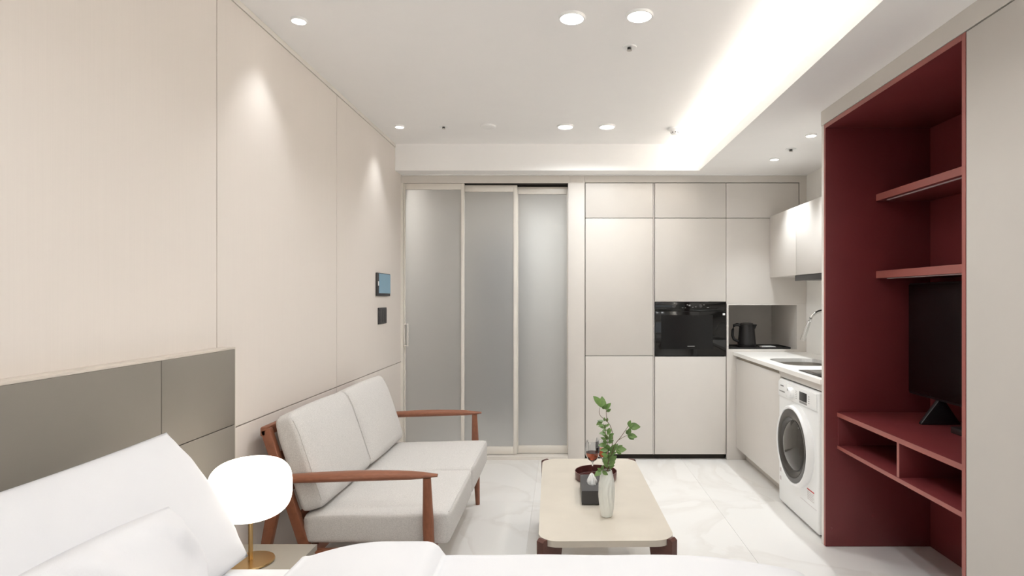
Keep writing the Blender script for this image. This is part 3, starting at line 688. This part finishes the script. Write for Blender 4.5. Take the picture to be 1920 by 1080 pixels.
def duvet():
    """duvet lying over the lower bed, turned up in a thick fold at the pillow end, falling over the edges"""
    bm_ = bmesh.new()
    nx, ny = 150, 110
    x0, x1 = -0.76, BX1+0.30; yy0, yy1 = BY0-0.25, BY1+0.20
    top = 0.592
    grid = []
    for i in range(nx+1):
        row = []
        for j in range(ny+1):
            x = x0+(x1-x0)*i/nx; y = yy0+(yy1-yy0)*j/ny
            z = top
            # rounded fall over the foot end and both long sides
            def fall(v, edge, r):
                e = v-(edge-r)
                if e <= 0: return v, 0
                if e < r*PI/2:
                    a = e/r; return edge-r+r*math.sin(a), r*(1-math.cos(a))
                return edge, r+(e-r*PI/2)
            X, dx = fall(x, BX1+0.03, 0.12)
            Y, dy = fall(y, BY1+0.02, 0.085)
            Y2, dy2 = fall(-y, -(BY0-0.02), 0.085)
            if dy2 > 0: Y = -Y2
            z -= max(dx, dy, dy2)
            # slight sag towards the foot
            z -= 0.050*max(0, (x-0.28)/0.43)**2
            # turned-back fold
            if -0.74 < x < -0.362:
                k = min(1, math.sin(min(1, (x+0.74)/0.24)*PI/2)**0.9)*min(1, math.sqrt(max(0, 1-max(0, (x+0.40)/0.038)**2)))
                z += 0.042*k*(1 if dy == 0 else max(0, 1-dy/0.12))
            n_ = noise.noise(Vector((x*3.1, y*3.3, 0.3)))*0.010+noise.noise(Vector((x*9, y*7, 2.3)))*0.003
            z += n_*(1 if dy == 0 else 0.5)
            if dy > 0.085: Y += 0.012*noise.noise(Vector((x*8, 0, z*3)))
            row.append(bm_.verts.new((X, Y, max(z, 0.30))))
        grid.append(row)
    for i in range(nx):
        for j in range(ny): bm_.faces.new((grid[i][j], grid[i+1][j], grid[i+1][j+1], grid[i][j+1]))
    return bm_
dv = obj('duvet', duvet(), 'linen', ang=180)
md = dv.modifiers.new('thickness', 'SOLIDIFY'); md.thickness = 0.016; md.offset = 1
tag(dv, 'white duvet spread over the bed with a thick turned-back fold', 'duvet')

def pillow(name, label, L, W, T, M, seed, wr=0.004, fold=0, rd=0.0, bulge=0.0):
    t_ = bmesh.new(); n = 44
    vs = {}
    for s in (1, -1):
        for i in range(n+1):
            for j in range(n+1):
                u = -1+2*i/n; v = -1+2*j/n
                if s == -1 and (i in (0, n) or j in (0, n)): vs[s, i, j] = vs[1, i, j]; continue
                h = (max(0, 1-abs(u)**2.6)*max(0, 1-abs(v)**2.6))**0.52
                px = L/2*u*math.sqrt(1-rd*v*v)*(1+bulge*(1-abs(v)**2.0)*abs(u)**3)
                py = W/2*v*math.sqrt(1-rd*u*u)*(1-0.05*(1-rd*2)*(1-abs(u)**2.0)*abs(v)**3)
                z = s*T/2*h
                q = Vector((px*6+seed, py*6, s))
                z += wr*noise.noise(q)*min(1, h*2)+wr*0.6*noise.noise(q*2.7)*min(1, h*2)
                # tension creases running in from the corners
                cr = math.sin((abs(u)-abs(v))*16+seed)*0.0022*min(1, (abs(u)*abs(v))**2*2)*min(1, h*3)
                z += cr
                if fold: z += s*fold*max(0, math.sin(9*u+4*v+seed))*h*(0.5+0.5*v)
                vs[s, i, j] = t_.verts.new((px, py, z))
    for s in (1, -1):
        for i in range(n):
            for j in range(n):
                f = (vs[s, i, j], vs[s, i+1, j], vs[s, i+1, j+1], vs[s, i, j+1])
                if len(set(f)) == 4:
                    t_.faces.new(f if s == 1 else f[::-1])
    bmesh.ops.transform(t_, matrix=M, verts=t_.verts)
    return tag(obj(name, t_, 'linen', ang=180), label, 'pillow', 'white pillows at the bed head')
def frame(c, ux, uy):
    ux = Vector(ux).normalized(); uy = Vector(uy).normalized(); uz = ux.cross(uy).normalized(); uy = uz.cross(ux)
    m = Matrix((ux, uy, uz)).transposed().to_4x4(); m.translation = Vector(c); return m
# big pillow propped against the headboard: long axis along the bed's width, short axis leaning back
pillow('pillow', 'large white pillow propped upright against the taupe headboard', 0.80, 0.46, 0.135,
       frame((-1.085, 1.40, 0.762), (0, 1, 0), (-0.245, 0, 0.37)), 1.0, 0.005, 0, 0.03, 0.045)
pillow('pillow', 'crumpled white pillow leaning in front of the larger pillow', 0.64, 0.33, 0.15,
       frame((-0.875, 1.085, 0.738), (0.02, 1, 0.0), (-0.085, 0, 0.24)), 5.0, 0.016, 0.026, 0.22, 0.0)

# ------------------------------------------------------------------ sofa
SY0_, SY1_ = 2.505, 3.865
so = thing('sofa', 'two-seat sofa with walnut frame and light grey cushions', 'sofa', (-0.9, 3.185, 0))
for y in (SY0_, SY1_):
    pts = []; rads = []
    for k in range(13):
        f = k/12; x = -1.20+(-0.532+1.20)*f
        pts.append((x, y, 0.588+0.016*f+0.006*math.sin(PI*f)))
        rads.append(0.036*(0.72+0.34*math.sin(PI*min(1, f*0.9+0.12))))
    rads[-1] = 0.011; rads[-2] = 0.022
    b = bmesh.new(); tube(b, pts, rads, 16, (1.0, 0.56)); obj('armrest', b, 'wood', so)
    b = bmesh.new(); tube(b, [(-0.577, y, 0.594), (-0.572, y, 0.40), (-0.566, y, 0.25), (-0.556, y, 0.001)], [.017, .024, .023, .014], 16); obj('front_leg', b, 'wood', so)
    b = bmesh.new(); prism(b, [(-1.205, .60), (-1.165, .60), (-1.215, .42), (-1.305, .001), (-1.335, .001), (-1.262, .42)], 'Y', y-0.017, y+0.017, .004); obj('rear_leg', b, 'wood', so)
    b = bmesh.new(); prism(b, [(-1.302, .79), (-1.262, .80), (-1.075, .24), (-1.118, .235)], 'Y', y+(0.02 if y < 3 else -0.055), y+(0.055 if y < 3 else -0.02), .005); obj('back_post', b, 'wood', so)
    b = bmesh.new(); box(b, -1.115, -0.56, y-0.016+(0.012 if y < 3 else -0.012), y+0.016+(0.012 if y < 3 else -0.012), 0.235, 0.285, .004); obj('side_rail', b, 'wood', so)
b = bmesh.new(); box(b, -0.60, -0.565, SY0_+0.03, SY1_-0.03, 0.235, 0.285, .004); obj('front_rail', b, 'wood', so)
b = bmesh.new(); box(b, -1.10, -1.068, SY0_+0.056, SY1_-0.056, 0.235, 0.285, .004); obj('rear_rail', b, 'wood', so)
b = bmesh.new(); box(b, -1.302, -1.272, SY0_+0.02, SY1_-0.02, 0.762, 0.806, .008); obj('top_rail', b, 'wood', so)
for k in range(3):
    f = (k+0.8)/4; x = -1.277+f*0.185; z = 0.775-f*0.53
    b = bmesh.new(); box(b, x-0.008, x+0.008, SY0_+0.056, SY1_-0.056, z-0.022, z+0.022, .003); obj('back_slat', b, 'wood', so)
for k in range(5):
    y = SY0_+0.15+k*0.265
    b = bmesh.new(); box(b, -1.065, -0.602, y-0.02, y+0.02, 0.262, 0.28, .002); obj('seat_slat', b, 'wood', so)
cw = (SY1_-SY0_-0.055)/2
for k in range(2):
    cy = SY0_+0.0275+cw*(k+0.5)
    # seat: slightly thicker in front
    b = rounded(0.318, cw/2-0.0015, 0.063, 0.022, (0.004, 0.0, 0.012), 18, 0.002, k*7)
    for v in b.verts:
        f = (v.co.x+0.318)/0.636
        if v.co.z > 0: v.co.z += 0.014*f
        else: v.co.z -= 0.006*f
    bmesh.ops.translate(b, verts=b.verts, vec=(-0.806, cy, 0.360))
    sc_ = obj('seat_cushion', b, 'fabric', so, ang=180)
    b = bmesh.new(); tube(b, [(-0.4935, cy-cw/2+0.02, 0.4325), (-0.4935, cy+cw/2-0.02, 0.4325)], 0.0022, 6); obj('piping', b, 'fabric', sc_)
    b = rounded(0.055, cw/2-0.0015, 0.215, 0.030, (0.024, 0.0, 0.008), 18, 0.002, k*5+2)
    for v in b.verts:
        if v.co.z > 0.12: v.co.x *= 1-0.25*(v.co.z-0.12)/0.095
    bmesh.ops.rotate(b, verts=b.verts, cent=(0, 0, 0), matrix=Matrix.Rotation(-math.radians(18.5), 3, 'Y'))
    bmesh.ops.translate(b, verts=b.verts, vec=(-1.145, cy, 0.645))
    bc = obj('back_cushion', b, 'fabric', so, ang=180)
    for sy in (-1, 1):
        pts = []
        for q in range(13):
            z_ = -0.185+0.37*q/12; x_ = 0.0465
            if z_ > 0.12: x_ *= 1-0.25*(z_-0.12)/0.095
            pts.append(Matrix.Rotation(-math.radians(18.5), 3, 'Y') @ Vector((x_, sy*(cw/2-0.0103), z_))+Vector((-1.145, cy, 0.645)))
        b = bmesh.new(); tube(b, pts, 0.0022, 6); obj('seam', b, 'fabric', bc)
    if k == 0:
        b = bmesh.new(); box(b, -0.006, 0.006, -0.0008, 0.0008, -0.03, 0.03)
        bmesh.ops.rotate(b, verts=b.verts, cent=(0, 0, 0), matrix=Matrix.Rotation(-math.radians(18.5), 3, 'Y'))
        bmesh.ops.translate(b, verts=b.verts, vec=(-1.264, cy-cw/2+0.004, 0.745)); obj('maker_tag', b, 'paper', bc, sm=False)

# ------------------------------------------------------------------ coffee table and what stands on it
TZ = 0.38
ct = thing('coffee_table', 'low beige stone-topped coffee table with dark wooden corner legs', 'table', (0.172, 2.975, 0), rz=math.radians(1.1))
TW, TL = 0.28, 0.605
b = bmesh.new(); prism(b, rrect(-TW, TW, -TL, TL, 0.085, 10), 'Z', TZ-0.026, TZ, 0.0); obj('tabletop', b, 'tabletop', ct, local=True, ang=30)
for sx in (-1, 1):
    for sy in (-1, 1):
        b = bmesh.new()
        prof = [(-0.10, TZ-0.0265), (0.001, TZ-0.0265), (0.001, TZ+0.001), (0.014, TZ+0.003), (0.026, TZ-0.006), (0.024, 0.001), (-0.032, 0.001), (-0.085, TZ-0.06)]
        prism(b, prof, 'Y', -0.018, 0.018, 0.0)
        a = math.atan2(sy, sx)
        cxy = Vector((sx*(TW-0.085), sy*(TL-0.085), 0))+Vector((math.cos(a), math.sin(a), 0))*0.0852
        bmesh.ops.transform(b, matrix=Matrix.Translation(cxy) @ Matrix.Rotation(a, 4, 'Z'), verts=b.verts)
        obj('table_leg', b, 'dark_wood', ct, sm=False, local=True)
b = bmesh.new(); box(b, -0.02, 0.02, -TL+0.12, TL-0.12, TZ-0.06, TZ-0.0268, .002); obj('stretcher', b, 'dark_wood', ct, local=True)

rt = thing('round_tray', 'round dark red-brown lacquer tray on coffee table', 'tray', (0.183, 3.185, TZ))
b = bmesh.new(); lathe(b, [(0, .001), (.107, .001), (.111, .005), (.114, .044), (.110, .044), (.108, .009), (.105, .006), (0, .006)], 48, 0.183, 3.185, TZ); obj('tray_dish', b, 'tray_lacquer', rt)
def wine_glass(x, y, label, fill):
    z = TZ+0.0065
    g = thing('wine_glass', label, 'glass', (x, y, z), group='wine glasses on the tray')
    b = bmesh.new()
    outer = [(0, 0.0), (.028, 0.0), (.029, .0015), (.018, .005), (.006, .010), (.0038, .02), (.0035, .075), (.006, .084), (.022, .096), (.037, .118), (.0405, .142), (.039, .17), (.034, .198)]
    inner = [(.0330, .1982), (.038, .17), (.0393, .142), (.0358, .1185), (.0208, .0975), (.006, .0885), (0, .0875)]
    lathe(b, outer+inner, 32, x, y, z); obj('goblet', b, 'clear_glass', g)
    if fill:
        b = bmesh.new(); lathe(b, [(0, .0882), (.0055, .0892), (.0203, .0982), (.0352, .119), (.0380, .136), (0, .136)], 32, x, y, z); obj('wine', b, 'wine', g)
wine_glass(0.165, 3.190, 'wine glass with rose wine on the round tray', True)
wine_glass(0.2245, 3.251, 'wine glass half hidden behind the green twigs', True)

tb = thing('tissue_box', 'black tissue box with white tissue beside the vase', 'tissue box', (0.147, 2.905, TZ))
bx0, bx1, by0, by1, bh = 0.093, 0.205, 2.775, 3.035, 0.068
b = bmesh.new()
t0 = bmesh.new()
hole = [(0.149+0.026*math.cos(2*PI*k/24), 2.905+0.05*math.sin(2*PI*k/24)) for k in range(24)]
top = [t0.verts.new((x, y, TZ+bh)) for x, y in ((bx0, by0), (bx1, by0), (bx1, by1), (bx0, by1))]
hv = [t0.verts.new((x, y, TZ+bh)) for x, y in hole]
bot = [t0.verts.new((x, y, TZ+0.005)) for x, y in ((bx0, by0), (bx1, by0), (bx1, by1), (bx0, by1))]
hl = [t0.verts.new((x, y, TZ+bh-0.02)) for x, y in hole]
es = [t0.edges.new((top[k], top[(k+1) % 4])) for k in range(4)]+[t0.edges.new((hv[k], hv[(k+1) % 24])) for k in range(24)]
bmesh.ops.triangle_fill(t0, edges=es, use_beauty=True)
for k in range(4): t0.faces.new((top[k], top[(k+1) % 4], bot[(k+1) % 4], bot[k]))
t0.faces.new(bot)
for k in range(24): t0.faces.new((hv[k], hv[(k+1) % 24], hl[(k+1) % 24], hl[k]))
merge(b, t0); obj('box_shell', b, 'charcoal', tb, sm=False)
for fx in (bx0+0.015, bx1-0.015):
    for fy in (by0+0.02, by1-0.02):
        b = bmesh.new(); lathe(b, [(0, .0005), (.007, .0005), (.007, .0048), (0, .0048)], 12, fx, fy, TZ); obj('foot', b, 'black_satin', tb)
b = bmesh.new()
rings = []
for q, (h, r) in enumerate(((-0.015, 1.0), (0.0, 1.0), (0.010, .95), (0.024, .75), (0.036, .45), (0.044, .12))):
    rings.append([b.verts.new((0.147+0.024*r*math.cos(2*PI*k/24)*(1+0.16*math.sin(5*k*PI/12+q)), 2.905+0.034*r*math.sin(2*PI*k/24)*(1+0.2*math.sin(7*k*PI/12+q*0.7)), TZ+bh+h+0.004*math.sin(k*1.3))) for k in range(24)])
for a, c in zip(rings, rings[1:]):
    for k in range(24): b.faces.new((a[k], a[(k+1) % 24], c[(k+1) % 24], c[k]))
b.faces.new(rings[-1])
obj('tissue', b, 'paper', tb, ang=60)

vx, vy = 0.200, 2.637
vs_ = thing('flower_vase', 'slender white ribbed porcelain vase on coffee table', 'vase', (vx, vy, TZ))
b = bmesh.new()
pv = [(0, .0005), (.021, .0005), (.024, .004), (.0315, .045), (.0365, .10), (.0345, .150), (.027, .192), (.0225, .207), (.0195, .207), (.024, .188), (.03, .15), (.028, .06), (0, .01)]
pv2 = []
for (r0, h0), (r1, h1) in zip(pv, pv[1:]):
    st_ = 4 if abs(h1-h0) > 0.03 else 1
    for k in range(st_): pv2.append((r0+(r1-r0)*k/st_, h0+(h1-h0)*k/st_))
pv2.append(pv[-1])
def rib(a, h): return 1+0.045*math.cos(11*(a+h*4.5*math.sin(h*18)))+0.0
lathe(b, pv2, 66, vx, vy, TZ, rib); obj('vase_body', b, 'porcelain', vs_, ang=25)

# twigs: points estimated on a plane around the vase, spread in depth
pl = thing('leafy_twigs', 'green leafy twigs standing in the white vase', 'plant', (vx, vy, TZ+0.19))
def W(px, py, d): return Vector(((px-1054)*d/1100, d, CAM_Z-(py-558)*d/1100))
def curve(pts, r0, r1, name='twig'):
    P_ = [Vector(p) for p in pts]; out = []
    for i in range(len(P_)-1):
        p0, p1, p2, p3 = P_[max(i-1, 0)], P_[i], P_[i+1], P_[min(i+2, len(P_)-1)]
        for k in range(5):
            t = k/5
            out.append(0.5*((2*p1)+(-p0+p2)*t+(2*p0-5*p1+4*p2-p3)*t*t+(-p0+3*p1-3*p2+p3)*t**3))
    out.append(P_[-1]); n = len(out)
    b = bmesh.new(); tube(b, out, [r0+(r1-r0)*i/(n-1) for i in range(n)], 7)
    return obj(name, b, 'twig', pl)
D0 = vy
foot = Vector((vx, vy, TZ+0.06))
curve([foot, W(1139, 880, D0), W(1146, 845, D0+.01), W(1149, 820, D0+.02), W(1145, 800, D0+.03), W(1138, 788, D0+.03), W(1136.5, 768, D0+.03)], .0022, .0012)
curve([W(1138, 788, D0+.03), W(1128, 782, D0+.02), W(1123.5, 774, D0+.02), W(1125, 764, D0+.02)], .0013, .0009)
curve([foot+Vector((.004, .004, 0)), W(1142, 876, D0-.01), W(1151, 838, D0-.03), W(1165, 818, D0-.05), W(1178, 799, D0-.06)], .0022, .0010)
curve([W(1160, 825, D0-.045), W(1168, 820, D0-.03), W(1177, 816, D0-.02)], .0012, .0008)
curve([foot+Vector((-.004, 0, 0)), W(1140, 870, D0+.01), W(1140, 835, D0+.0), W(1136, 812, D0-.01), W(1131, 794, D0-.02)], .0018, .0009)
curve([foot+Vector((.0, -.004, 0)), W(1139, 872, D0-.02), W(1148, 850, D0-.03), W(1157, 842, D0-.04)], .0016, .0009)
curve([W(1139, 884, D0-.018), W(1133, 880, D0-.03), W(1127, 884, D0-.035)], .0012, .0008)
def leaf_mesh():
    b = bmesh.new(); n = 6; rows = []
    for i in range(n+1):
        t = i/n; w_ = 0.31*math.sin(PI*t**0.85)**0.9*(1 if 0 < i < n else 0.02)
        cz = -0.18*t*t
        rows.append([b.verts.new((t, -w_, cz+0.10*w_)), b.verts.new((t, 0, cz)), b.verts.new((t, w_, cz+0.10*w_))])
    for a, c in zip(rows, rows[1:]):
        for k in range(2): b.faces.new((a[k], c[k], c[k+1], a[k+1]))
    r = bmesh.ops.extrude_face_region(b, geom=b.faces[:])
    bmesh.ops.translate(b, verts=[g for g in r['geom'] if isinstance(g, bmesh.types.BMVert)], vec=(0, 0, -0.012))
    bmesh.ops.recalc_face_normals(b, faces=b.faces[:])
    me = bpy.data.meshes.new('leaf'); b.to_mesh(me); b.free(); smooth(me, 60); me.materials.append(MATS['leaf']); return me
LM = leaf_mesh()
LEAVES = [  # base px, tip px, depth offset, roll, lean toward camera
 (1127,760,1117,745,.02,.3,.1),(1130,762,1129,747,.02,-.5,-.2),(1131,764,1134,753,.03,.8,.1),(1135,768,1142,757,.03,-.4,.2),(1136,768,1133,755,.03,.3,-.3),
 (1137,772,1144,768,.03,.9,.1),(1130,790,1120,794,.02,.2,.3),(1132,790,1122,788,.02,.6,-.2),(1134,790,1133,784,.02,.1,.2),(1137,791,1139,785,.03,.3,.1),
 (1134,803,1127,800,.0,.3,.2),(1135,804,1134,797,.0,-.6,.1),(1136,812,1126,811,-.01,.2,.3),(1138,811,1143,804,-.01,.6,.1),(1139,816,1144,806,-.01,-.4,-.2),
 (1137,826,1129,820,-.01,.4,.2),(1139,825,1136,816,.0,-.2,.3),(1141,826,1147,818,.0,.7,.1),(1138,834,1125,833,.0,.2,.2),(1139,840,1132,848,.0,.5,.4),
 (1141,846,1134,838,.0,-.5,.2),(1143,846,1139,835,.0,.2,.3),(1144,848,1153,836,-.02,.4,.1),(1141,852,1150,848,-.02,.9,.3),(1140,856,1131,850,-.02,.1,.5),
 (1155,843,1170,841,-.04,.3,.3),(1155,843,1162,850,-.04,.8,.4),(1154,842,1157,834,-.04,.1,.1),(1142,866,1152,856,-.02,.2,.4),(1140,870,1132,861,-.02,-.3,.4),
 (1141,872,1150,866,-.03,.5,.5),(1140,866,1143,852,.01,.6,.2),(1178,799,1181,790,-.06,.2,.1),(1178,799,1196,799,-.06,.4,.2),(1179,800,1185,795,-.06,-.4,.3),
 (1180,801,1184,804,-.06,.7,.4),(1177,816,1181,805,-.02,.3,.1),(1178,816,1191,817,-.02,.2,.3),(1177,816,1181,821,-.02,.8,.4),(1177,815,1175,808,-.02,-.4,.1),
 (1128,883,1117,888,-.035,.2,.5),(1129,883,1137,888,-.035,.6,.5),(1128,882,1130,874,-.035,.1,.2),(1127,883,1122,878,-.035,-.3,.4),
 (1134,797,1124,797,.01,.5,.3),(1136,800,1141,795,.01,-.3,.2),(1138,806,1131,806,-.005,.1,.4),(1139,819,1131,814,.0,.5,.1),(1141,820,1148,813,.01,-.2,.3),
 (1140,830,1148,826,.01,.4,.3),(1139,831,1132,827,.0,-.3,.2),(1142,840,1150,842,.0,.6,.4),(1140,844,1128,842,-.01,.3,.3),(1143,853,1152,847,-.01,-.2,.4),
 (1141,860,1148,852,.0,.3,.1),(1141,861,1133,856,-.01,.6,.3),(1141,876,1134,868,-.02,.2,.4),(1142,878,1149,872,-.02,-.4,.4),(1157,842,1165,836,-.04,.5,.2),
 (1130,763,1122,757,.02,.5,.2),(1134,767,1129,759,.03,-.2,.3),(1181,800,1188,801,-.06,.1,.5),(1178,817,1186,822,-.02,.4,.4)]
for i, (x0, y0_, x1, y1_, dd, roll, lean) in enumerate(LEAVES):
    p = W(x0, y0_, D0+dd); q = W(x1, y1_, D0+dd); q.y -= lean*(q-p).length
    ux = (q-p); L_ = ux.length*1.25; ux.normalize()
    nrm = Vector((0.3*math.sin(i*2.1), -0.75, 0.6)); nrm = (nrm-ux*nrm.dot(ux)).normalized()
    uy = nrm.cross(ux); M_ = Matrix((ux, uy, nrm)).transposed().to_4x4() @ Matrix.Rotation(roll*0.9, 4, 'X')
    o = bpy.data.objects.new('leaf', LM); C.objects.link(o); o.parent = pl
    M_ = Matrix.Translation(p-Vector(pl.location)) @ M_ @ Matrix.Scale(L_, 4)
    o.matrix_local = M_
